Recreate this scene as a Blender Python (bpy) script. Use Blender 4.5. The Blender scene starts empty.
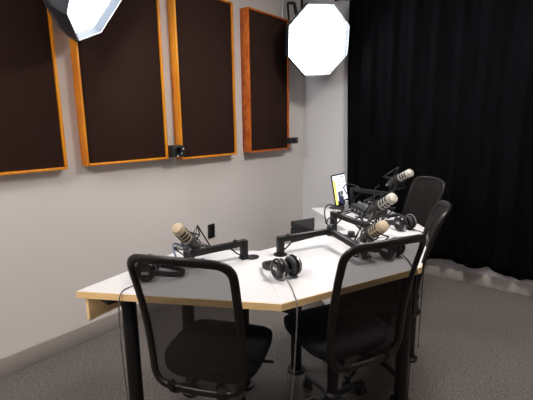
import bpy, bmesh, math, random
from mathutils import Vector, Matrix
random.seed(4)
SC = bpy.context.scene
COL = SC.collection
PI = math.pi
V = Vector

# ------------------------------------------------------------------ materials
def srgb(r, g, b):
    f = lambda c: (c/255)/12.92 if c/255 <= .04045 else ((c/255+.055)/1.055)**2.4
    return (f(r), f(g), f(b), 1)

def mat(name, col, rough=.5, metal=0, spec=.5, noise=None, bump=None, emit=None):
    """noise=(scale, second colour, stretch xyz)  bump=(scale, strength)"""
    m = bpy.data.materials.new(name); m.use_nodes = True
    nt = m.node_tree; b = nt.nodes['Principled BSDF']
    b.inputs['Base Color'].default_value = col
    b.inputs['Roughness'].default_value = rough
    b.inputs['Metallic'].default_value = metal
    b.inputs['Specular IOR Level'].default_value = spec
    tc = nt.nodes.new('ShaderNodeTexCoord')
    if noise:
        mp = nt.nodes.new('ShaderNodeMapping'); mp.inputs['Scale'].default_value = noise[2]
        nz = nt.nodes.new('ShaderNodeTexNoise'); nz.inputs['Scale'].default_value = noise[0]
        nz.inputs['Detail'].default_value = 5
        rp = nt.nodes.new('ShaderNodeValToRGB')
        rp.color_ramp.elements[0].position = .35; rp.color_ramp.elements[1].position = .65
        rp.color_ramp.elements[0].color = col; rp.color_ramp.elements[1].color = noise[1]
        nt.links.new(tc.outputs['Object'], mp.inputs['Vector'])
        nt.links.new(mp.outputs['Vector'], nz.inputs['Vector'])
        nt.links.new(nz.outputs['Fac'], rp.inputs['Fac'])
        nt.links.new(rp.outputs['Color'], b.inputs['Base Color'])
    if bump:
        n2 = nt.nodes.new('ShaderNodeTexNoise'); n2.inputs['Scale'].default_value = bump[0]
        n2.inputs['Detail'].default_value = 3
        bp = nt.nodes.new('ShaderNodeBump'); bp.inputs['Strength'].default_value = bump[1]
        bp.inputs['Distance'].default_value = .002
        nt.links.new(tc.outputs['Object'], n2.inputs['Vector'])
        nt.links.new(n2.outputs['Fac'], bp.inputs['Height'])
        nt.links.new(bp.outputs['Normal'], b.inputs['Normal'])
    if emit:
        b.inputs['Emission Color'].default_value = emit[0]
        b.inputs['Emission Strength'].default_value = emit[1]
    return m

MT = {}
MT['wall'] = mat('painted_wall', srgb(205, 201, 199), .85, spec=.2, bump=(180, .15))
MT['wall_back'] = mat('painted_back_wall', srgb(203, 204, 208), .85, spec=.2, bump=(180, .15))
MT['ceiling'] = mat('ceiling_paint', srgb(225, 225, 225), .9, spec=.1)
MT['carpet'] = mat('grey_carpet', srgb(78, 74, 72), .95, spec=.1, noise=(90, srgb(106, 101, 98), (1, 1, 1)), bump=(350, .9))
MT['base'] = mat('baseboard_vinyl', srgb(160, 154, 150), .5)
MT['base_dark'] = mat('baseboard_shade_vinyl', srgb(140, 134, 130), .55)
MT['wood'] = mat('honey_wood', srgb(204, 120, 14), .4, noise=(7, srgb(224, 150, 32), (1, 6, .6)))
MT['wood_red'] = mat('reddish_wood', srgb(168, 74, 12), .4, noise=(30, srgb(206, 112, 28), (1, 2, .6)))  # redder, darker tone and finer grain than the other panel frames
MT['fabric'] = mat('brown_acoustic_cloth', srgb(44, 29, 25), .95, spec=.08, noise=(160, srgb(52, 36, 31), (1, 1, 1)), bump=(500, .6))
MT['curtain'] = mat('black_velvet_cloth', srgb(5, 5, 7), .95, spec=.04, noise=(12, srgb(9, 9, 12), (1, 1, .2)))
MT['white_top'] = mat('white_laminate', srgb(188, 188, 190), .6, spec=.25)
MT['white_panel'] = mat('white_board', srgb(216, 217, 220), .5)
MT['edge'] = mat('birch_edge', srgb(238, 206, 152), .45, noise=(20, srgb(230, 194, 138), (.5, .5, 6)))
MT['black'] = mat('black_metal', srgb(20, 19, 19), .45, .0, .3)
MT['black_matte'] = mat('black_plastic', srgb(22, 22, 24), .55)
MT['black_gloss'] = mat('black_gloss_plastic', srgb(16, 16, 18), .25)
MT['chair_frame'] = mat('chair_frame_plastic', srgb(18, 14, 12), .4, 0, .3)
MT['chair_fab'] = mat('chair_seat_cloth', srgb(30, 30, 33), .9, spec=.1, bump=(400, .5))
MT['steel'] = mat('brushed_steel', srgb(185, 185, 188), .3, .9)
MT['chrome'] = mat('bright_metal', srgb(215, 215, 215), .22, .9)
MT['mic_body'] = mat('microphone_grey', srgb(78, 77, 75), .4, .5)
MT['champagne'] = mat('champagne_metal', srgb(176, 160, 134), .5, .3, bump=(900, .8))
MT['silver_mesh'] = mat('silver_grille', srgb(186, 183, 174), .45, .4, bump=(900, .8))
MT['rubber'] = mat('black_rubber', srgb(18, 18, 19), .7)
MT['cord'] = mat('elastic_cord', srgb(24, 24, 26), .8)
MT['blue_cable'] = mat('blue_grey_cable', srgb(92, 110, 138), .5)
MT['grey_cable'] = mat('grey_cable', srgb(96, 94, 92), .5)
MT['cushion'] = mat('leatherette', srgb(28, 28, 30), .6)
MT['soft_outer'] = mat('softbox_outer_cloth', srgb(50, 58, 70), .38, spec=.6)
MT['soft_lip'] = mat('softbox_lip_cloth', srgb(58, 64, 72), .7, spec=.2)
MT['soft_inner'] = mat('softbox_silver_lining', srgb(150, 158, 168), .45, .2)
MT['soft_rim'] = mat('softbox_white_rim', srgb(215, 220, 226), .6)
MT['diffuser'] = mat('lit_diffuser', (1, 1, 1, 1), .8, emit=((.97, .985, 1, 1), 12))
MT['ceil_lamp'] = mat('lit_ceiling_panel', (1, 1, 1, 1), .8, emit=((1, .92, .86, 1), 36))
MT['outlet'] = mat('outlet_black', srgb(24, 23, 24), .4)
MT['box_dark'] = mat('dark_cabinet_laminate', srgb(20, 20, 22), .6)
MT['box_top'] = mat('dark_cabinet_top', srgb(30, 30, 32), .6)
MT['logo'] = mat('pale_print', srgb(170, 170, 172), .5)
MT['cone_glass'] = mat('lens_glass', srgb(10, 10, 14), .08)
MT['led'] = mat('indicator_white', srgb(230, 230, 230), .4)
MT['knob'] = mat('knob_grey', srgb(120, 122, 126), .4)

def mesh_cloth(name, cover):
    m = bpy.data.materials.new(name); m.use_nodes = True
    nt = m.node_tree; b = nt.nodes['Principled BSDF']; out = nt.nodes['Material Output']
    b.inputs['Base Color'].default_value = srgb(34, 31, 31); b.inputs['Roughness'].default_value = .9; b.inputs['Specular IOR Level'].default_value = .1
    tr = nt.nodes.new('ShaderNodeBsdfTransparent'); mx = nt.nodes.new('ShaderNodeMixShader')
    tc = nt.nodes.new('ShaderNodeTexCoord'); vz = nt.nodes.new('ShaderNodeTexNoise')
    vz.inputs['Scale'].default_value = 420
    mr = nt.nodes.new('ShaderNodeMapRange')
    mr.inputs['To Min'].default_value = cover-.12; mr.inputs['To Max'].default_value = cover+.12
    nt.links.new(tc.outputs['Object'], vz.inputs['Vector']); nt.links.new(vz.outputs['Fac'], mr.inputs['Value'])
    nt.links.new(mr.outputs['Result'], mx.inputs['Fac'])
    nt.links.new(tr.outputs[0], mx.inputs[1]); nt.links.new(b.outputs[0], mx.inputs[2])
    nt.links.new(mx.outputs[0], out.inputs['Surface'])
    return m
MT['mesh'] = mesh_cloth('chair_mesh_cloth', .76)
MT['mesh_dense'] = mesh_cloth('chair_mesh_cloth_dense', .84)

def screen_mat():
    m = bpy.data.materials.new('lit_screen'); m.use_nodes = True
    b = m.node_tree.nodes['Principled BSDF']
    b.inputs['Base Color'].default_value = (.02, .02, .02, 1)
    b.inputs['Roughness'].default_value = .2
    return m
def emit(name, col, s):
    m = mat(name, (.02, .02, .02, 1), .2, emit=(col, s)); return m
MT['scr_white'] = emit('screen_white', srgb(222, 228, 240), .95)
MT['scr_yellow'] = emit('screen_yellow', srgb(232, 230, 110), .95)
MT['scr_grey'] = emit('screen_grey', srgb(120, 126, 140), .8)
MT['scr_dark'] = emit('screen_dark', srgb(45, 42, 70), .8)

# ------------------------------------------------------------------ geometry
class MB:
    def __init__(s): s.bm = bmesh.new()
    def _xf(s, verts, M):
        if M is not None: bmesh.ops.transform(s.bm, matrix=M, verts=verts)
    def box(s, c, size, M=None, bev=0, seg=2):
        r = bmesh.ops.create_cube(s.bm, size=1); vs = r['verts']
        bmesh.ops.transform(s.bm, matrix=Matrix.Translation(c) @ Matrix.Diagonal((*size, 1)), verts=vs)
        if bev:
            es = list({e for v in vs for e in v.link_edges})
            rb = bmesh.ops.bevel(s.bm, geom=es, offset=bev, segments=seg, affect='EDGES', profile=.5)
            vs = list({v for f in rb['faces'] for v in f.verts} | {v for v in vs if v.is_valid})
        s._xf(vs, M); return s
    def prism(s, poly, z0, z1, M=None, bev=0):
        n = len(poly)
        lo = [s.bm.verts.new((p[0], p[1], z0)) for p in poly]
        hi = [s.bm.verts.new((p[0], p[1], z1)) for p in poly]
        s.bm.faces.new(lo[::-1]); s.bm.faces.new(hi)
        for i in range(n): s.bm.faces.new((lo[i], lo[(i+1) % n], hi[(i+1) % n], hi[i]))
        vs = lo+hi
        if bev:
            es = list({e for v in vs for e in v.link_edges})
            rb = bmesh.ops.bevel(s.bm, geom=es, offset=bev, segments=2, affect='EDGES', profile=.5)
            vs = list({v for f in rb['faces'] for v in f.verts} | {v for v in vs if v.is_valid})
        s._xf(vs, M); return s
    def lathe(s, prof, n=24, M=None):
        """profile of (radius, z) turned about Z, ends closed"""
        rings = []
        for r, z in prof:
            if r < 1e-6: rings.append([s.bm.verts.new((0, 0, z))])
            else: rings.append([s.bm.verts.new((r*math.cos(2*PI*i/n), r*math.sin(2*PI*i/n), z)) for i in range(n)])
        for a, b in zip(rings, rings[1:]):
            for i in range(n):
                j = (i+1) % n
                if len(a) == 1 and len(b) == 1: continue
                if len(a) == 1: s.bm.faces.new((a[0], b[j], b[i]))
                elif len(b) == 1: s.bm.faces.new((a[i], a[j], b[0]))
                else: s.bm.faces.new((a[i], a[j], b[j], b[i]))
        if len(rings[0]) > 1: s.bm.faces.new(rings[0][::-1])
        if len(rings[-1]) > 1: s.bm.faces.new(rings[-1])
        s._xf([v for r in rings for v in r], M); return s
    def torus(s, R, r, n=28, k=8, M=None, arc=2*PI, a0=0):
        pts = [V((R*math.cos(a0+arc*i/n), R*math.sin(a0+arc*i/n), 0)) for i in range(n + (0 if arc >= 2*PI-1e-6 else 1))]
        return s.sweep(pts, r, r, k, closed=arc >= 2*PI-1e-6, ref=V((0, 0, 1)), M=M)
    def cyl(s, p0, p1, r0, r1=None, n=16, M=None):
        r1 = r0 if r1 is None else r1
        p0, p1 = V(p0), V(p1); d = p1-p0
        Q = Matrix.Translation(p0) @ d.to_track_quat('Z', 'Y').to_matrix().to_4x4()
        if M is not None: Q = M @ Q
        return s.lathe([(r0, 0), (r1, d.length)], n, Q)
    def bar(s, p0, p1, w, h, bev=0, M=None):
        """square bar from p0 to p1, w across, h in the up direction"""
        p0, p1 = V(p0), V(p1); d = p1-p0
        z = V((0, 0, 1)) if abs(d.normalized().z) < .95 else V((0, 1, 0))
        x = d.cross(z).normalized(); z = x.cross(d).normalized(); y = d.normalized()
        Q = Matrix((x, y, z)).transposed().to_4x4(); Q.translation = (p0+p1)/2
        if M is not None: Q = M @ Q
        return s.box((0, 0, 0), (w, d.length, h), Q, bev)
    def sweep(s, pts, a, b, k=8, closed=False, ref=None, M=None, square=0):
        """tube along pts; section half-size a in-plane (across) and b along ref"""
        n = len(pts); rings = []
        prev = None
        for i, p in enumerate(pts):
            if closed: t = pts[(i+1) % n]-pts[i-1]
            else: t = pts[min(i+1, n-1)]-pts[max(i-1, 0)]
            if t.length < 1e-9: t = V((0, 0, 1))
            t = t.normalized()
            if isinstance(ref, list): u = ref[i]
            elif ref is not None: u = ref
            elif prev is not None: u = prev
            else: u = V((0, 0, 1)) if abs(t.z) < .9 else V((0, 1, 0))
            x = t.cross(u)
            if x.length < 1e-6: x = t.orthogonal()
            x = x.normalized(); u = x.cross(t).normalized(); prev = u
            ring = []
            for j in range(k):
                th = 2*PI*(j+.5)/k; c, sn = math.cos(th), math.sin(th)
                if square:
                    q = square
                    c = math.copysign(abs(c)**q, c); sn = math.copysign(abs(sn)**q, sn)
                ring.append(s.bm.verts.new(p+x*(a*c)+u*(b*sn)))
            rings.append(ring)
        m = n if closed else n-1
        for i in range(m):
            A, B = rings[i], rings[(i+1) % n]
            for j in range(k): s.bm.faces.new((A[j], A[(j+1) % k], B[(j+1) % k], B[j]))
        if not closed:
            s.bm.faces.new(rings[0][::-1]); s.bm.faces.new(rings[-1])
        s._xf([v for r in rings for v in r], M); return s
    def tube(s, pts, r, k=8, M=None, smooth=6):
        P = [V(p) for p in pts]
        if smooth and len(P) > 2: P = catmull(P, smooth)
        return s.sweep(P, r, r, k, M=M)
    def grid(s, fn, nu, nv, M=None, wrap=False):
        g = [[s.bm.verts.new(fn(i/nu, j/nv)) for j in range(nv+1)] for i in range(nu+1)]
        for i in range(nu):
            for j in range(nv): s.bm.faces.new((g[i][j], g[i+1][j], g[i+1][j+1], g[i][j+1]))
        s._xf([v for r in g for v in r], M); return s
    def build(s, name, m, parent=None, loc=None, angle=35, thick=None):
        bmesh.ops.recalc_face_normals(s.bm, faces=s.bm.faces)
        me = bpy.data.meshes.new(name); s.bm.to_mesh(me); s.bm.free()
        for p in me.polygons: p.use_smooth = True
        me.set_sharp_from_angle(angle=math.radians(angle))
        me.materials.append(MT[m] if isinstance(m, str) else m)
        o = bpy.data.objects.new(name, me); COL.objects.link(o)
        if parent: o.parent = parent
        if loc is not None: o.location = loc
        if thick:
            sd = o.modifiers.new('thickness', 'SOLIDIFY'); sd.thickness = thick; sd.offset = 0
        return o

def catmull(P, n):
    out = []
    for i in range(len(P)-1):
        p0, p1, p2, p3 = P[max(i-1, 0)], P[i], P[i+1], P[min(i+2, len(P)-1)]
        for k in range(n):
            t = k/n
            out.append(.5*((2*p1)+(p2-p0)*t+(2*p0-5*p1+4*p2-p3)*t*t+(3*p1-p0-3*p2+p3)*t**3))
    out.append(P[-1]); return out

def tag(o, label, cat, group=None, kind=None):
    o['label'] = label; o['category'] = cat
    if group: o['group'] = group
    if kind: o['kind'] = kind
    return o
def thing(name, label, cat, loc=(0, 0, 0), rz=0, group=None, M=None):
    o = bpy.data.objects.new(name, None); COL.objects.link(o)
    o.empty_display_size = .1
    if M is not None: o.matrix_world = M
    else: o.location = loc; o.rotation_euler = (0, 0, rz)
    return tag(o, label, cat, group)
def struct(o): o['kind'] = 'structure'; return o
def dup(root, M=None, loc=None, rz=0, label=None):
    def cp(o, par):
        c = o.copy(); COL.objects.link(c)
        if par: c.parent = par
        for ch in o.children: cp(ch, c)
        return c
    r = cp(root, None)
    if M is not None: r.matrix_world = M
    else: r.location = loc; r.rotation_euler = (0, 0, rz)
    if label: r['label'] = label
    return r
def axis_matrix(pos, zdir, roll=0):
    q = V(zdir).normalized().to_track_quat('Z', 'Y')
    return Matrix.Translation(pos) @ q.to_matrix().to_4x4() @ Matrix.Rotation(roll, 4, 'Z')

# ------------------------------------------------------------------ the room
XR, YF, H = 4.3, -5.4, 2.75
def slab(name, m, lo, hi):
    c = [(a+b)/2 for a, b in zip(lo, hi)]; s = [b-a for a, b in zip(lo, hi)]
    return struct(MB().box(c, s).build(name, m))
slab('floor', 'carpet', (-.1, YF-.1, -.1), (XR+.1, .1, 0))
slab('ceiling', 'ceiling', (-.1, YF-.1, H), (XR+.1, .1, H+.1))
slab('wall_left', 'wall', (-.1, YF, 0), (0, 0, H))
slab('wall_back', 'wall_back', (-.1, 0, 0), (XR+.1, .1, H))
slab('wall_right', 'wall', (XR, YF, 0), (XR+.1, 0, H))
slab('wall_front', 'wall', (-.1, YF-.1, 0), (XR+.1, YF, H))
def baseboard(name, m, lo, hi, bx):
    c = [(a+b)/2 for a, b in zip(lo, hi)]; s = [b-a for a, b in zip(lo, hi)]
    return struct(MB().box(c, s, bev=.003).build(name, m))
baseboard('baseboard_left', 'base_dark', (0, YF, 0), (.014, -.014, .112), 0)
baseboard('baseboard_back', 'base', (0, -.014, 0), (XR, 0, .098), 0)

# thin conduit on the left wall above the last panel
o = MB().cyl((.012, -.384, 2.375), (.012, -.384, H), .008, n=10).build('wall_conduit', 'white_panel')
tag(o, 'thin white conduit running up the wall above the narrow-looking rightmost panel', 'conduit')

# ------------------------------------------------------------------ acoustic panels
def acoustic_panel(y0, y1, z0, z1, d, wood, label):
    t = thing('acoustic_panel', label, 'acoustic panel', (0, (y0+y1)/2, z0), 0, 'wood framed acoustic panels on the left wall')
    w, h, f = y1-y0, z1-z0, .014
    fr = MB()
    for s in (-1, 1): fr.box((d/2, s*(w/2-f/2), h/2), (d, f, h), bev=.002)
    for z in (f/2, h-f/2): fr.box((d/2, 0, z), (d, w-2*f, f), bev=.002)
    fr.build('frame', wood, t)
    MB().box((d/2-.006, 0, h/2), (d-.012, w-2*f-.004, h-2*f-.004), bev=.006).build('fabric', 'fabric', t)
acoustic_panel(-3.175, -2.566, 1.138, 2.36, .062, 'wood', 'leftmost wood framed brown acoustic panel, cut by the left edge of the photo')
acoustic_panel(-2.455, -1.852, 1.146, 2.368, .074, 'wood', 'wood framed brown acoustic panel on the wall just behind the nearer softbox')
acoustic_panel(-1.735, -1.140, 1.132, 2.352, .080, 'wood', 'wood framed brown acoustic panel directly right of the square black wall camera')
acoustic_panel(-.978, -.395, 1.138, 2.352, .096, 'wood_red', 'rightmost acoustic panel with a reddish wood frame, nearest the far corner')

# small cameras on the wall
t = thing('wall_camera', 'square black camera mounted low between the two middle acoustic panels', 'camera', (0, -1.793, 1.195))
MB().box((.012, 0, 0), (.022, .06, .09), bev=.003).build('wall_plate', 'black_matte', t)
b = MB().box((.088, 0, .005), (.075, .104, .084), bev=.006)
b.cyl((.02, 0, 0), (.06, 0, 0), .018); b.build('body', 'black_matte', t)
ln = MB().lathe([(.026, 0), (.026, .012), (.021, .014), (.018, .008), (0, .008)], 20, axis_matrix((.125, -.012, .012), (1, 0, 0))).build('lens', 'cone_glass', t)
for yy, zz in ((.02, -.012), (-.015, -.03), (.038, .02)):
    MB().lathe([(.006, 0), (.005, .003), (0, .004)], 10, axis_matrix((.125, yy, zz), (1, 0, 0))).build('indicator', 'led', t)
t = thing('wall_camera', 'small wide black camera on a bent stem beside the rightmost acoustic panel', 'camera', (0, -.362, 1.215))
MB().box((.008, 0, -.02), (.015, .04, .05), bev=.003).tube([(.012, 0, -.03), (.06, 0, -.045), (.1, -.01, -.035), (.105, -.01, 0)], .006).build('bracket', 'steel', t)
MB().box((.105, .008, .006), (.05, .135, .06), bev=.007).build('body', 'black_matte', t)
MB().lathe([(.016, 0), (.016, .008), (.012, .009), (0, .005)], 18, axis_matrix((.13, .018, .006), (1, 0, 0))).build('lens', 'cone_glass', t)

# wall outlet
t = thing('wall_outlet', 'black power outlet plate on the left wall behind the near desk', 'outlet', (0, -1.404, .494))
MB().box((.004, 0, 0), (.008, .076, .122), bev=.003).build('cover_plate', 'outlet', t)
for z in (-.028, .028):
    MB().box((.0085, 0, z), (.005, .034, .03), bev=.002).build('socket', 'black_gloss', t)

# ------------------------------------------------------------------ curtain
CX0, CX1 = .565, XR-.05
def fold(x, z):
    k = .5+.5*min(1, max(0, (2.5-z)/2.2))
    y = -.072+.020*math.sin(x*31+.6*math.sin(x*5))*k+.011*math.sin(x*67+1.3)*k+.008*math.sin(x*13+z*.8)
    return y
def hem(x):
    return .172+.016*math.sin(x*17+.6)+.014*math.sin(x*7.3+2)+.006*math.sin(x*41)
def cfn(u, v):
    x = CX0+(CX1-CX0)*u
    z0 = hem(x); z = z0+(2.505-z0)*v
    edge = .012*math.sin(z*2.2)*(1-min(1, u*40))
    return V((x+edge, fold(x, z), z))
t = thing('curtain', 'floor length black curtain with soft folds covering the far wall', 'curtain', (0, 0, 0))
MB().grid(cfn, 520, 30).build('cloth', 'curtain', t, angle=80, thick=.004)
for i in range(26):
    x = CX0+.05+i*.145
    MB().torus(.02, .003, 14, 6, Matrix.Translation((x, -.072, 2.515)) @ Matrix.Rotation(PI/2, 4, 'Y')).build('curtain_ring', 'steel', t)
t = thing('curtain_rail', 'dark rail the black curtain hangs from', 'curtain rail', (0, 0, 2.536))
MB().cyl((.4, -.072, 0), (XR, -.072, 0), .011, n=14).build('rail', 'black', t)
for x in (.5, 1.7, 2.9, 4.1): MB().bar((x, -.072, .0), (x, 0, .0), .016, .016).build('bracket', 'black', t)

# ------------------------------------------------------------------ octagonal softboxes
def softbox(label, C, az, el, ph, yoke=None):
    n = V((math.cos(el)*math.cos(az), math.cos(el)*math.sin(az), math.sin(el)))
    e1 = V((-math.sin(az), math.cos(az), 0)); e2 = n.cross(e1)
    M = Matrix((e1, e2, n)).transposed().to_4x4(); M.translation = C
    t = thing('octagonal_softbox', label, 'studio light', M=M, group='octagonal softboxes')
    R = .32
    def ring(r, z): return [V((r*math.cos(ph+i*PI/4), r*math.sin(ph+i*PI/4), z)) for i in range(8)]
    def frustum(rs, m, name, cap=False):
        b = MB(); rv = [[b.bm.verts.new(p) for p in ring(r, z)] for r, z in rs]
        for A, B in zip(rv, rv[1:]):
            for i in range(8): b.bm.faces.new((A[i], A[(i+1) % 8], B[(i+1) % 8], B[i]))
        if cap: b.bm.faces.new(rv[-1])
        return b.build(name, m, t, angle=20)
    frustum([(R, 0), (R-.002, -.05), (.30, -.105), (.245, -.19), (.15, -.28), (.065, -.33)], 'soft_outer', 'shell', True)
    frustum([(R-.001, .001), (R-.009, .001), (R-.0095, -.004)], 'soft_rim', 'rim')
    frustum([(R-.0095, -.001), (R-.014, -.05)], 'soft_lip', 'inner_lip')
    b = MB(); vs = [b.bm.verts.new(p) for p in ring(R-.0145, -.046)]; b.bm.faces.new(vs)
    b.build('diffuser', 'diffuser', t)
    b = MB()
    for i in range(8):
        a = ph+i*PI/4
        b.tube([V((r*math.cos(a), r*math.sin(a), z)) for r, z in ((.323, -.004), (.321, -.052), (.303, -.107), (.248, -.193), (.153, -.283), (.07, -.333))], .0035, 6, smooth=3)
    b.build('ribs', 'black', t)
    MB().lathe([(.07, -.325), (.075, -.332), (.075, -.345), (.05, -.35), (.05, -.42), (.042, -.43), (0, -.43)], 24).build('lamp_head', 'black_matte', t)
    if yoke:  # black bars stand for a hanging strap and the wall shadow together
        Mi = M.inverted(); b = MB(); a0, a1, a2, a3 = [Mi @ V(q) for q in yoke]
        hd = V((0, 0, -.39)); b.sweep([hd, a0, a1], .011, .011, 8); b.sweep([a1, a2], .014, .014, 8); b.sweep([a2, a3, hd], .016, .016, 8)
        b.build('yoke_and_shadow', 'black', t)
    # drop arm to the ceiling, in world space
    Mi = M.inverted(); p = M @ V((0, 0, -.38)); top = V((p.x, p.y, H))
    b = MB().sweep([Mi @ (p+V((0, 0, .04))), Mi @ (top-V((0, 0, .01)))], .012, .012, 12)
    b.build('drop_pole', 'black', t)
    q = Mi @ top; up = (Mi.to_3x3() @ V((0, 0, -1)))
    MB().lathe([(.05, 0), (.05, .012), (.02, .02)], 20, axis_matrix(q, up)).build('ceiling_plate', 'black', t)
    b = MB().sweep([Mi @ (p+V((0, 0, .05))), Mi @ (p+V((0, 0, -.02)))], .02, .02, 12); b.build('swivel', 'black_matte', t)
softbox('lit octagonal softbox hanging in the far corner beside the black curtain', V((.476, -.465, 2.104)), -.542, -.233, 2.823, [(.106, -.40, 2.259), (.068, -.378, 2.51), (.115, -.34, 2.509), (.163, -.34, 2.332)])
softbox('lit octagonal softbox hanging at the top left in front of the brown panels', V((.438, -2.462, 2.099)), .757, -.495, -2.319)

# ceiling lights out of frame
for i, (x, y, lb) in enumerate(((1.1, -4.3, 'square ceiling light above the camera side of the room'), (2.1, -1.45, 'square ceiling light above the right side of the room'))):
    t = thing('ceiling_light', lb, 'ceiling light', (x, y, H), 0, 'ceiling lights')
    b = MB()
    for s in (-1, 1):
        b.box((s*.3, 0, -.015), (.02, .62, .03)); b.box((0, s*.3, -.015), (.58, .02, .03))
    b.build('frame', 'white_panel', t)
    MB().box((0, 0, -.012), (.578, .578, .01)).build('diffuser', 'ceil_lamp', t)

# ------------------------------------------------------------------ tables
def table_top(t, poly, z1, th, top, edge, name='tabletop', skip=()):
    MB().prism(poly, z1-th+.0006, z1, bev=.0004).build(name, top, t)
    # band that wraps the rim
    n = len(poly); ctr = sum((V(p) for p in poly), V((0, 0)))/n
    b = MB(); P = [V(p) for p in poly]
    out = []
    for i in range(n):
        a, c, d = P[i-1], P[i], P[(i+1) % n]
        u, w = (c-a).normalized(), (d-c).normalized()
        n1, n2 = V((u.y, -u.x)), V((w.y, -w.x)); m = (n1+n2); m = m/m.dot(n1)
        out.append(c+m*.0025)
    lo = [[b.bm.verts.new((q.x, q.y, z)) for q in out] for z in (z1-th, z1-.0012)]
    li = [[b.bm.verts.new((q.x, q.y, z)) for q in P] for z in (z1-th, z1-.0012)]
    for i in range(n):
        j = (i+1) % n
        if i in skip: continue
        b.bm.faces.new((lo[0][i], lo[0][j], lo[1][j], lo[1][i]))
        b.bm.faces.new((lo[1][i], lo[1][j], li[1][j], li[1][i]))
        b.bm.faces.new((lo[0][j], lo[0][i], li[0][i], li[0][j]))
        b.bm.faces.new((li[0][j], li[0][i], li[1][i], li[1][j]))
    b.build('edge_band', edge, t, angle=20)
TZ = .73
A, B_, C_ = (.891, -2.95), (1.613, -2.537), (1.893, -1.845)
Hh, G = (1.15, -2.11), (.803, -2.345)
def leg(t, x, y, top=TZ-.03, r=.031):
    o = MB().lathe([(.05, .0), (.05, .012), (r, .02), (r, top-.012), (.055, top-.01), (.055, top)], 20).build('leg', 'black', t, (x, y, 0))
def apron(t, p, q, h, th, name='apron', m='edge', z=TZ-.0305):
    p, q = V(p), V(q)
    MB().bar((p.x, p.y, z-h/2), (q.x, q.y, z-h/2), th, h, bev=.001).build(name, m, t)
t = thing('conference_table', 'white topped table with wood edge at left, under the nearest left microphone', 'table', group='white topped wood edged tables')
table_top(t, [A, B_, Hh, G], TZ, .029, 'white_top', 'edge', skip=(1,))
for x, y in ((.988, -2.785), (.945, -2.44), (1.13, -2.23)): leg(t, x, y)
apron(t, (.912, -2.925), (.84, -2.42), .100, .018)
b = MB().bar((.93, -2.68, TZ-.045), (1.42, -2.40, TZ-.045), .03, .028); b.build('rail', 'black', t)
MB().box((.965, -2.86, TZ-.042), (.09, .05, .022), bev=.003).build('bracket', 'black', t)
K_, M_ = (1.298, -1.478), (1.785, -1.39)
t = thing('conference_table', 'white topped table with wood edge in the middle, behind the right hand chair', 'table', group='white topped wood edged tables')
e = .0003
d1 = (V(Hh)-V(B_)).normalized(); off = V((-d1.y, d1.x))*-e
B2, H2 = V(B_)+off, V(Hh)+off
table_top(t, [tuple(B2), C_, M_, K_, tuple(H2)], TZ, .029, 'white_top', 'edge', skip=(4,))
for x, y in ((1.83, -1.84), (1.27, -1.95), (1.73, -1.44)): leg(t, x, y)
MB().bar((1.48, -2.35, TZ-.045), (1.68, -1.86, TZ-.045), .03, .028).build('rail', 'black', t)
MB().box((1.598, -2.462, TZ-.045), (.06, .06, .03), bev=.003).build('bracket', 'black', t)
# far white desk
J, E_, D_, N_ = (.785, -1.04), (1.527, -.955), (1.70, -1.157), (1.12, -.62)
K3, M3 = (1.312, -1.462), (1.778, -1.372)
t = thing('white_desk', 'all white desk at the back carrying the tablet and the far microphones', 'desk')
table_top(t, [J, K3, M3, D_, E_, N_], TZ, .029, 'white_top', 'white_panel')
def shrink(p, c, k): return V(c)+(V(p)-V(c))*k
cj = (1.3, -1.05)
j2, k2, n2, e2 = (.815, -1.035), (1.305, -1.43), (1.125, -.655), (1.5, -.975)
apron(t, j2, k2, .655, .018, 'front_panel', 'white_panel')
apron(t, (.822, -1.018), n2, .655, .018, 'side_panel', 'white_panel')
for x, y in ((1.62, -1.14), (1.64, -1.36)): leg(t, x, y)

# low black cabinet by the white desk
t = thing('low_cabinet', 'low black cabinet on the floor at the left end of the white desk', 'cabinet', (.36, -.74, 0), math.radians(-21.3))
MB().box((.21, .14, .235), (.41, .27, .43), bev=.003).build('body', 'box_dark', t)
MB().box((.21, .14, .475), (.42, .28, .05), bev=.003).build('top', 'box_top', t)
MB().box((.21, .14, .01), (.38, .24, .02)).build('plinth', 'black', t)
for s in (0, 1):
    dd = MB().box((.108+.204*s, -.002, .24), (.196, .014, .4), bev=.002).build('door', 'box_dark', t)
    MB().box((.19+.04*s, -.013, .36), (.008, .012, .07), bev=.002).build('handle', 'black', dd)

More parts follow.
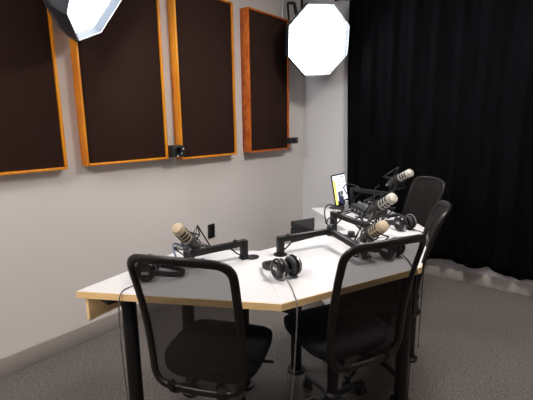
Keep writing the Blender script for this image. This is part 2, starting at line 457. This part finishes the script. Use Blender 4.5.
# ------------------------------------------------------------------ task chairs
def rounded_loop(corners, rad, n=6):
    out = []; m = len(corners)
    for i in range(m):
        p, a, c = V(corners[i]), V(corners[i-1]), V(corners[(i+1) % m])
        u, w = (a-p).normalized(), (c-p).normalized()
        for k in range(n+1):
            q = k/n
            P0, P2 = p+u*rad[i], p+w*rad[i]
            out.append(P0*(1-q)**2+p*2*q*(1-q)+P2*q*q)
    return out
BW_T, BW_B, BZ0, BZ1 = .184, .174, .43, .95
def back_y(x, z):
    s = (z-BZ0)/(BZ1-BZ0)
    return -.222-.075*s-.02*s*s-.042*(1-(x/.2)**2)*(.5+.5*s)+.02*math.sin(PI*s)
def task_chair(label, mesh_m, loc, rz):
    t = thing('task_chair', label, 'chair', loc, rz, 'black mesh task chairs around the desks')
    loop = rounded_loop([(-BW_B, BZ0), (BW_B, BZ0), (BW_T, BZ1), (-BW_T, BZ1)], [.07, .07, .055, .055])
    # add points along the straight sides and arch the top bar
    dense = []
    for i in range(len(loop)):
        a, c = loop[i], loop[(i+1) % len(loop)]
        k = max(1, int((c-a).length/.03))
        for q in range(k): dense.append(a+(c-a)*(q/k))
    def arch(p):
        s = max(0, (p.y-.8)/.15)
        return V((p.x, p.y+.021*(1-(p.x/.2)**2)*s))
    dense = [arch(p) for p in dense]
    P = [V((p.x, back_y(p.x, p.y), p.y)) for p in dense]
    MB().sweep(P, .0152, .0095, 12, closed=True, ref=[V((-.42*p.x/.2, 1, .22)).normalized() for p in P], square=.7).build('back_frame', 'chair_frame', t, angle=50)
    b = MB(); ctr = V((0, .70)); rows = []
    for k in (1, .8, .55, .3): rows.append([b.bm.verts.new((q.x, back_y(q.x, q.y)+.006, q.y)) for q in [ctr+(p-ctr)*k for p in dense]])
    n = len(dense)
    for Aa, Bb in zip(rows, rows[1:]):
        for i in range(n): b.bm.faces.new((Aa[i], Aa[(i+1) % n], Bb[(i+1) % n], Bb[i]))
    c = b.bm.verts.new((0, back_y(0, .70)+.006, .70))
    for i in range(n): b.bm.faces.new((rows[-1][i], rows[-1][(i+1) % n], c))
    b.build('mesh_back', mesh_m, t, angle=80)
    # spine joining the back to the seat mechanism
    b = MB()
    for s in (-1, 1): b.tube([(s*.1, -.245, .45), (s*.09, -.235, .42), (s*.06, -.17, .40), (s*.05, -.05, .395)], .016, 10)
    b.build('back_support', 'chair_frame', t)
    # seat cushion
    def sf(u, v):
        a = 2*PI*u; r = v
        cx, sy = math.cos(a), math.sin(a)
        q = .55
        return V((.205*r*math.copysign(abs(cx)**q, cx), .0+.205*r*math.copysign(abs(sy)**q, sy), .5-.012*r**6-.018*max(0, sy*r)**3+.008*(abs(cx)*r)**2))
    b = MB(); b.grid(sf, 40, 8)
    bmesh.ops.remove_doubles(b.bm, verts=b.bm.verts, dist=.0005)
    st = b.build('seat', 'chair_fab', t, angle=70)
    sd = st.modifiers.new('thickness', 'SOLIDIFY'); sd.thickness = .06; sd.offset = -1
    bv = st.modifiers.new('round', 'BEVEL'); bv.width = .015; bv.segments = 2; bv.limit_method = 'ANGLE'
    MB().box((0, 0, .41), (.2, .26, .035), bev=.01).tube([(.1, .02, .405), (.22, .03, .41)], .006).build('tilt_mechanism', 'black_matte', t)
    MB().lathe([(.026, .1), (.026, .27), (.016, .272), (.016, .4)], 18).build('gas_column', 'black', t)
    b = MB()
    for i in range(5):
        a = 2*PI*i/5+.3; c, s = math.cos(a), math.sin(a)
        b.sweep([V((.02*c, .02*s, .11)), V((.13*c, .13*s, .092)), V((.24*c, .24*s, .068))], .018, .014, 8)
    b.lathe([(.035, .075), (.04, .085), (.04, .13), (.03, .14)], 18)
    b.build('star_base', 'black_matte', t)
    for i in range(5):
        a = 2*PI*i/5+.3; c, s = math.cos(a), math.sin(a)
        Q = Matrix.Translation((.235*c, .235*s, .0)) @ Matrix.Rotation(a+.6*i, 4, 'Z')
        w = MB()
        for k in (-1, 1): w.lathe([(.02, -.008), (.0245, -.004), (.0245, .004), (.02, .008)], 18, Q @ Matrix.Translation((k*.014, 0, .0248)) @ Matrix.Rotation(PI/2, 4, 'Y'))
        w.box((0, 0, .042), (.016, .03, .03), Q, bev=.006); w.cyl((0, 0, .04), (0, 0, .066), .006, M=Q)
        w.build('caster', 'rubber', t)
    return t
def chair_at(bx, by, ang, label, first=None, mesh_m='mesh', back=.345):
    """bx,by: middle of the top bar; ang: direction the chair faces (degrees)"""
    a = math.radians(ang); o = V((bx, by))+V((math.cos(a), math.sin(a)))*back
    if first: return dup(first, loc=(o.x, o.y, 0), rz=a-PI/2, label=label)
    return task_chair(label, mesh_m, (o.x, o.y, 0), a-PI/2)
ch1 = chair_at(1.462, -2.89, 114, 'black mesh chair at the front left, pushed up to the left table')
ch2 = chair_at(1.925, -2.295, 154, 'black mesh chair at the front right, seen from behind at an angle', ch1)
ch3 = chair_at(1.555, -.625, -129, 'black mesh chair farthest back, its broad back against the black curtain', mesh_m='mesh_dense')
ch4 = chair_at(1.905, -1.575, 199, 'black mesh chair seen edge on at the right end of the white desk', ch3)

# ------------------------------------------------------------------ microphones
def microphone(label, M, grille='champagne', cable=True, group='desk microphones'):
    t = thing('microphone', label, 'microphone', M=M, group=group)
    MB().lathe([(.0, -.105), (.016, -.105), (.02, -.098), (.0245, -.085), (.0265, -.06), (.0265, .01)], 28).build('body', 'mic_body', t)
    MB().lathe([(.0275, .004), (.0285, .007), (.0285, .096), (.0265, .104), (.02, .1075), (0, .109)], 28).build('grille', grille, t)
    for z in (.026, .047, .068):
        for k in range(4):
            a0 = k*PI/2+.15
            pts = [V((.0285*math.cos(a0+q*1.27/8), .0285*math.sin(a0+q*1.27/8), z)) for q in range(9)]
            MB().sweep(pts, .0022, .0062, 8, ref=V((0, 0, 1))).build('slot', 'black_matte', t)
    MB().lathe([(.0288, .002), (.0292, .003), (.0292, .008), (.0288, .010)], 28).build('ring', 'chrome', t)
    # spider shock mount
    sm = MB()
    for z in (-.055, -.005): sm.torus(.034, .004, 24, 8, Matrix.Translation((0, 0, z)))
    mount = sm.build('shock_mount', 'black_matte', t)
    w = MB(); R = .076
    P = []
    for i in range(8):
        a = i*PI/4; z = .025 if i % 2 else -.085
        P.append(V((R*math.cos(a), R*math.sin(a), z)))
    for i in range(8): w.sweep([P[i], P[(i+1) % 8]], .0036, .0036, 6)
    for i in range(0, 8, 2):
        a = i*PI/4
        w.sweep([P[i], V((.032*math.cos(a), .032*math.sin(a), -.055))], .0036, .0036, 6)
    w.build('cradle', 'black', mount)
    for i in range(8):
        a = i*PI/4; z = -.005 if i % 2 else -.055
        MB().sweep([V((.036*math.cos(a+s), .036*math.sin(a+s), z)) if s else P[i] for s in (-.35, 0, .35)], .0019, .0019, 5).build('elastic_cord', 'cord', mount)
    MB().lathe([(.008, -.13), (.0095, -.128), (.0095, -.107), (.0075, -.104)], 16).build('plug', 'steel', t)
    return t

def arm_thing(label, base, pts, post_h, clamp, group='low microphone arms'):
    """base xy(z) on the desk; pts: bar joints in world space; last one carries the clamp"""
    t = thing('desk_microphone_stand', label, 'microphone stand', base, 0, group)
    b0 = V(base); L = [V(p)-b0 for p in pts]
    hd = (L[1]-L[0]).to_2d().normalized(); ang = math.atan2(hd.y, hd.x)
    Rz = Matrix.Rotation(ang-PI/2, 4, 'Z')
    MB().lathe([(.034, 0), (.036, .002), (.036, .004), (.026, .0045), (.02, .002), (0, .002)], 28, Matrix.Translation((-hd.x*.022+.012, -hd.y*.022+.016, 0))).build('grommet', 'black', t)
    MB().box((0, 0, .005), (.042, .042, .010), Rz, bev=.002).build('base_plate', 'black', t)
    top = L[0]
    MB().box((0, 0, (top.z+.014)/2), (.032, .032, top.z+.014), Rz, bev=.002).build('post', 'black', t)
    MB().lathe([(.011, 0), (.011, .007), (.008, .009), (0, .009)], 18, Matrix.Translation((hd.x*.045, hd.y*.045, top.z+.013))).build('pivot_cap', 'black_matte', t)
    for p, q in zip(L, L[1:]):
        MB().bar(p, q, .028, .028, bev=.002).build('link', 'black', t)
    for p in L[1:-1]:
        MB().lathe([(.021, -.024), (.021, .026), (.015, .03), (.015, .034)], 20, Matrix.Translation(p)).build('elbow', 'black_matte', t)
        MB().torus(.024, .0035, 20, 8, Matrix.Translation(p+V((.0, 0, .05))) @ Matrix.Rotation(1.2, 4, 'X')).build('cable_loop', 'cord', t)
    e = L[-1]; c = V(clamp)-b0
    ec = MB().lathe([(.016, -.02), (.018, -.016), (.018, .018), (.014, .022)], 18, Matrix.Translation(e))
    ec.sweep([e, c], .008, .008, 10)
    ec.cyl(e+V((0, 0, -.04)), e+V((0, 0, -.015)), .012)
    ec.build('end_swivel', 'black_matte', t)
    d = V((math.cos(.8), math.sin(.8), 0))
    MB().cyl(e+V((0, 0, -.026)), e+V((0, 0, -.026))+d*.032, .009, n=12).build('clamp_knob', 'black_gloss', t)
    # cable tie under the first link
    MB().tube([L[0]+V((.0, 0, -.07)), L[0]+(L[1]-L[0])*.12+V((0, 0, -.05)), L[0]+(L[1]-L[0])*.25+V((0, 0, -.014))], .004, 8).build('cable', 'cord', t)
    return t
arm1 = arm_thing('black square tube microphone arm on the left table, its bar reaching left', (1.165, -2.250, TZ), [(1.165, -2.250, .812), (1.062, -2.520, .802)], .08, (1.03, -2.49, .825))
arm2 = arm_thing('black microphone arm behind the headphones at the middle of the table, bent at an elbow', (1.272, -2.093, TZ), [(1.272, -2.093, .812), (1.405, -1.822, .816), (1.668, -1.965, .795)], .08, (1.655, -1.89, .825))
arm3 = arm_thing('black microphone arm standing where the middle table meets the white desk', (1.296, -1.60, TZ), [(1.296, -1.60, .855), (1.555, -1.70, .842)], .12, (1.555, -1.63, .90))
arm4 = arm_thing('farthest microphone arm, on the white desk next to the tablet', (1.045, -.87, TZ), [(1.045, -.87, .88), (1.38, -.93, .882)], .15, (1.41, -.915, .97))

m1 = microphone('champagne tipped microphone at left, in a spidery shock mount above the left chair', axis_matrix((1.001, -2.461, .850), (.104, -.691, .715), .3))
m3 = microphone('microphone with a round champagne end, nearest of the cluster at right', axis_matrix((1.653, -1.846, .852), (.714, -.418, .562), .3))
m2 = microphone('silver tipped microphone in the middle of the cluster at right', axis_matrix((1.583, -1.592, .938), (.774, -.284, .567), .3), 'silver_mesh')
m4 = microphone('highest silver microphone of the cluster, against the black curtain', axis_matrix((1.426, -.914, 1.0), (.829, -.281, .483), .8), 'silver_mesh')

# cables hanging from the microphones
def cable(label, pts, r=.0032, m='cord', group='microphone cables'):
    o = MB().tube(pts, r, 8, smooth=8).build('cable', m); return tag(o, label, 'cable', group)
def lying(pts, z=TZ+.004): return [(p[0], p[1], z if len(p) == 2 else p[2]) for p in pts]
cable('blue grey cable looping below the left microphone', [(1.055, -2.41, .80), (1.03, -2.43, .775), (1.01, -2.47, .80), (.985, -2.50, .83), (.995, -2.545, .845), (1.03, -2.56, .80), (1.0, -2.50, .75), (.97, -2.46, TZ+.004), (1.02, -2.38, TZ+.004)], .004, 'blue_cable')
cable('black cable dropping from the round ended microphone onto the middle table', [(1.585, -1.776, .83), (1.55, -1.75, .80), (1.53, -1.79, .76), (1.55, -1.86, TZ+.004), (1.60, -1.90, TZ+.004), (1.56, -1.80, TZ+.004)], .0035)
cable('black cable dropping from the middle silver microphone', [(1.49, -1.57, .885), (1.46, -1.55, .85), (1.47, -1.60, .80), (1.43, -1.58, TZ+.005), (1.36, -1.52, TZ+.005)], .0035)
cable('black cable hanging from the highest silver microphone to the white desk', [(1.285, -.917, .94), (1.25, -.92, .91), (1.26, -.95, .84), (1.30, -1.0, .77), (1.27, -1.05, TZ+.004), (1.2, -1.02, TZ+.004)], .0035)

# ------------------------------------------------------------------ headphones
def headphones(label, loc, rz, spread=.036):
    t = thing('headphones', label, 'headphones', loc, rz, 'black studio headphones lying on the tables')
    r = .046
    for s in (-1, 1):
        Q = Matrix.Translation((s*spread, 0, r+.001)) @ Matrix.Rotation(s*PI/2, 4, 'Y')
        cup = MB().lathe([(.032, -.004), (.044, .0), (.046, .006), (.045, .014), (.039, .022), (.028, .025), (.024, .023), (0, .022)], 28, Q).build('ear_cup', 'black_gloss', t)
        MB().torus(.030, .0125, 26, 10, Q @ Matrix.Translation((0, 0, -.012))).build('ear_pad', 'cushion', cup)
        MB().box((.004, 0, .0235), (.012, .03, .0018), Q, bev=.0006).build('printed_mark', 'logo', cup)
        MB().torus(.046, .003, 18, 8, Q @ Matrix.Translation((0, 0, .008)), arc=PI, a0=PI*.5 if s > 0 else PI*.5).build('yoke', 'steel', cup)
    # band lies back onto the desk
    pts = []
    for i in range(21):
        a = PI*i/20
        pts.append(V((-(spread+.014)*math.cos(a)*(1+.12*math.sin(a)), .03+.125*math.sin(a), r-.004+.0*a-.026*math.sin(a))))
    MB().sweep(pts, .0045, .013, 10, ref=V((0, .2, 1)).normalized()).build('headband', 'cushion', t)
    MB().sweep([p+V((0, -.006, .002)) for p in pts[5:16]], .006, .011, 10, ref=V((0, .2, 1)).normalized()).build('band_pad', 'black_matte', t)
    return t
h1 = headphones('black headphones lying in the open at the middle of the table edge', (1.474, -2.318, TZ), math.radians(74))
h2 = dup(h1, loc=(1.0, -2.69, TZ), rz=math.radians(-45), label='black headphones on the left table, seen through the mesh of the left chair')
h3 = dup(h1, loc=(1.60, -1.255, TZ), rz=math.radians(65), label='black headphones on the far white desk, beside the back chairs')
h4 = dup(h1, loc=(1.735, -1.80, TZ), rz=math.radians(80), label='black headphones on the middle table, half behind the top bar of the right chair')
def hcable(head, pts, m='grey_cable'):
    Mi = (Matrix.Translation(head.location) @ Matrix.Rotation(head.rotation_euler.z, 4, 'Z')).inverted()
    MB().tube([Mi @ V(p) for p in pts], .0028, 8, smooth=8).build('cable', m, head)
hcable(h1, [(1.488, -2.375, .775), (1.515, -2.38, .757), (1.56, -2.40, TZ+.0035), (1.615, -2.455, TZ+.0035), (1.645, -2.483, TZ-.002), (1.652, -2.49, .70), (1.655, -2.50, .6), (1.655, -2.52, .42), (1.66, -2.56, .2), (1.70, -2.6, .004), (1.8, -2.7, .004)])
hcable(h2, [(1.02, -2.735, .765), (1.03, -2.77, .738), (1.04, -2.83, TZ+.0035), (1.057, -2.853, TZ+.0015), (1.066, -2.868, .715), (1.06, -2.872, .65), (1.07, -2.88, .5), (1.075, -2.87, .2), (1.1, -2.85, .004), (1.2, -2.8, .004)])
hcable(h3, [(1.64, -1.265, .75), (1.66, -1.235, TZ+.0035), (1.69, -1.25, TZ+.0035), (1.73, -1.27, TZ-.005), (1.738, -1.275, .66), (1.735, -1.28, .4), (1.74, -1.3, .004)], 'cord')
hcable(h4, [(1.77, -1.78, .755), (1.80, -1.78, .736), (1.83, -1.82, TZ+.0035), (1.86, -1.87, TZ+.0035), (1.886, -1.885, TZ-.004), (1.892, -1.89, .68), (1.89, -1.9, .45), (1.89, -1.92, .004)], 'cord')

# ------------------------------------------------------------------ things on the white desk
# tablet leaning back on a stand, facing +x
t = thing('tablet', 'upright tablet showing a white and yellow page on the white desk', 'tablet', (.985, -.918, TZ))
Q = Matrix.Translation((0, 0, .022)) @ Matrix.Rotation(math.radians(-11), 4, 'Y')
MB().box((0, 0, .125), (.009, .205, .25), Q, bev=.0035).build('body', 'black_gloss', t)
def scr(y0, y1, z0, z1, m, nm, d=.0): 
    MB().box((.0048+d, (y0+y1)/2, (z0+z1)/2), (.0012, y1-y0, z1-z0), Q).build(nm, m, t)
scr(-.095, .095, .045, .24, 'scr_white', 'screen')
scr(-.095, -.064, .02, .205, 'scr_yellow', 'screen_sidebar', .0008)
for i, (y, z, w, h) in enumerate(((-.01, .205, .06, .004), (.05, .225, .05, .006), (.0, .16, .045, .004), (.045, .14, .05, .005), (-.02, .185, .03, .005), (.06, .185, .04, .004))):
    scr(y-w/2, y+w/2, z-h/2, z+h/2, 'scr_grey', 'screen_line', .0008)
scr(-.045, -.012, .03, .115, 'scr_dark', 'screen_picture', .0012)
scr(-.012, .03, .02, .075, 'scr_dark', 'screen_picture', .0012)
b = MB().box((-.02, 0, .006), (.12, .12, .012), bev=.004)
b.bar((-.045, 0, .01), (-.022, 0, .14), .05, .008)
b.box((.018, 0, .014), (.014, .12, .022), bev=.003)
b.build('stand', 'black_matte', t)

t = thing('bottle', 'small pale metal bottle standing beside the tablet', 'bottle', (1.075, -1.02, TZ))
MB().lathe([(.014, 0), (.0165, .003), (.0165, .055), (.012, .066), (.0095, .07)], 20).build('body', 'knob', t)
MB().lathe([(.0115, .07), (.012, .073), (.012, .09), (.009, .092)], 18).build('cap', 'soft_inner', t)

t = thing('audio_interface', 'dark audio box with pale knobs among cables on the white desk', 'audio interface', (1.235, -.99, TZ), math.radians(-40))
MB().box((0, 0, .033), (.26, .17, .056), bev=.006).build('case', 'rubber', t)
for i in range(4):
    MB().lathe([(.013, 0), (.012, .016), (.009, .018), (0, .018)], 16, Matrix.Translation((-.09+.06*i, -.03, .061))).build('knob', 'knob', t)
for i in range(2):
    MB().lathe([(.02, 0), (.019, .02), (.014, .023), (0, .023)], 18, Matrix.Translation((-.05+.1*i, .04, .061))).build('dial', 'knob', t)
for i in range(4):
    MB().lathe([(.011, 0), (.011, .006), (.008, .006), (.008, .002), (0, .002)], 14, axis_matrix((-.09+.06*i, -.085, .032), (0, -1, 0))).build('jack', 'chrome', t)
for s in (-1, 1):
    for u in (-1, 1): MB().cyl((s*.1, u*.06, 0), (s*.1, u*.06, .008), .01).build('foot', 'rubber', t)
cable('thick black cable curling in front of the audio box', [(1.13, -1.01, .762), (1.10, -1.06, .75), (1.08, -1.12, TZ+.005), (1.14, -1.16, TZ+.005), (1.22, -1.2, TZ+.005), (1.27, -1.17, TZ+.02), (1.24, -1.12, TZ+.005), (1.2, -1.13, TZ+.005)], .0045)
cable('black cable snaking between the audio box and the farthest headphones', [(1.28, -1.09, .762), (1.31, -1.14, TZ+.02), (1.36, -1.2, TZ+.005), (1.42, -1.16, TZ+.005), (1.46, -1.2, TZ+.03), (1.5, -1.26, TZ+.005), (1.44, -1.3, TZ+.005), (1.38, -1.27, TZ+.005)], .0045)
cable('black cable loop arching over the tablet end of the farthest arm', [(1.03, -.93, .85), (1.0, -.93, .90), (1.03, -.92, .925), (1.09, -.9, .915), (1.13, -.9, .895)], .004)
cable('black cable loop arching over the arm nearest the white desk edge', [(1.275, -1.65, .80), (1.245, -1.62, .87), (1.26, -1.60, .905), (1.32, -1.60, .90), (1.37, -1.62, .878)], .004)
cable('black cable bunched behind the middle silver microphone', [(1.38, -1.30, TZ+.005), (1.33, -1.33, TZ+.06), (1.38, -1.38, TZ+.10), (1.45, -1.36, TZ+.06), (1.42, -1.30, TZ+.02), (1.35, -1.27, TZ+.05), (1.33, -1.22, TZ+.08), (1.30, -1.12, TZ+.05)], .0045)
cable('black cable crossing the white desk in front of the tablet', [(1.06, -.98, TZ+.03), (1.05, -1.06, TZ+.005), (1.10, -1.13, TZ+.005), (1.18, -1.12, TZ+.04), (1.17, -1.07, .745)], .0045)
# slim black rod with a block, lying at the table joint
t = thing('black_rod', 'slim black rod with a square end lying on the table by the white desk', 'rod', (1.335, -1.66, TZ), math.radians(40))
MB().cyl((.0, 0, .009), (.085, 0, .009), .0085, n=14).build('rod', 'black_matte', t)
MB().box((.10, 0, .017), (.036, .036, .034), bev=.004).build('block', 'black_matte', t)
# second headset band look: coiled cord of the far headphones
pts = []
for i in range(241):
    u = i/240; a = u*2*PI*22
    c = V((1.43, -1.12, TZ+.030))+(V((1.60, -1.17, TZ+.030))-V((1.43, -1.12, TZ+.030)))*u+V((0, 0, .03*math.sin(PI*u)))
    pts.append(c+V((0, .010*math.cos(a), .010*math.sin(a)+.0)))
tag(MB().sweep(pts, .0032, .0032, 6).build('coiled_cable', 'cord'), 'coiled black cord in front of the farthest chair', 'cable')

# ------------------------------------------------------------------ camera and world
cam = bpy.data.cameras.new('camera'); co = bpy.data.objects.new('camera', cam); COL.objects.link(co)
yaw, pitch, roll, f = .68767, .18895, -.0134, 393.0
F = V((-math.sin(yaw)*math.cos(pitch), math.cos(yaw)*math.cos(pitch), -math.sin(pitch)))
R = V((math.cos(yaw), math.sin(yaw), 0)); U = R.cross(F)
R2 = R*math.cos(roll)+U*math.sin(roll); U2 = -R*math.sin(roll)+U*math.cos(roll)
M = Matrix((R2, U2, -F)).transposed().to_4x4(); M.translation = (2.435, -3.615, 1.38)
co.matrix_world = M
cam.sensor_width = 36; cam.lens = f*36/533; cam.clip_start = .05
SC.camera = co
w = bpy.data.worlds.new('world'); w.use_nodes = True
w.node_tree.nodes['Background'].inputs[0].default_value = (.02, .02, .02, 1)
SC.world = w
vs = SC.view_settings
vs.view_transform = 'Standard'; vs.look = 'None'; vs.gamma = 1; vs.use_curve_mapping = False
vs.exposure = 0.8
SC.cycles.use_denoising = True
SC.cycles.max_bounces = 10; SC.cycles.transparent_max_bounces = 12
SC.cycles.sample_clamp_indirect = 6
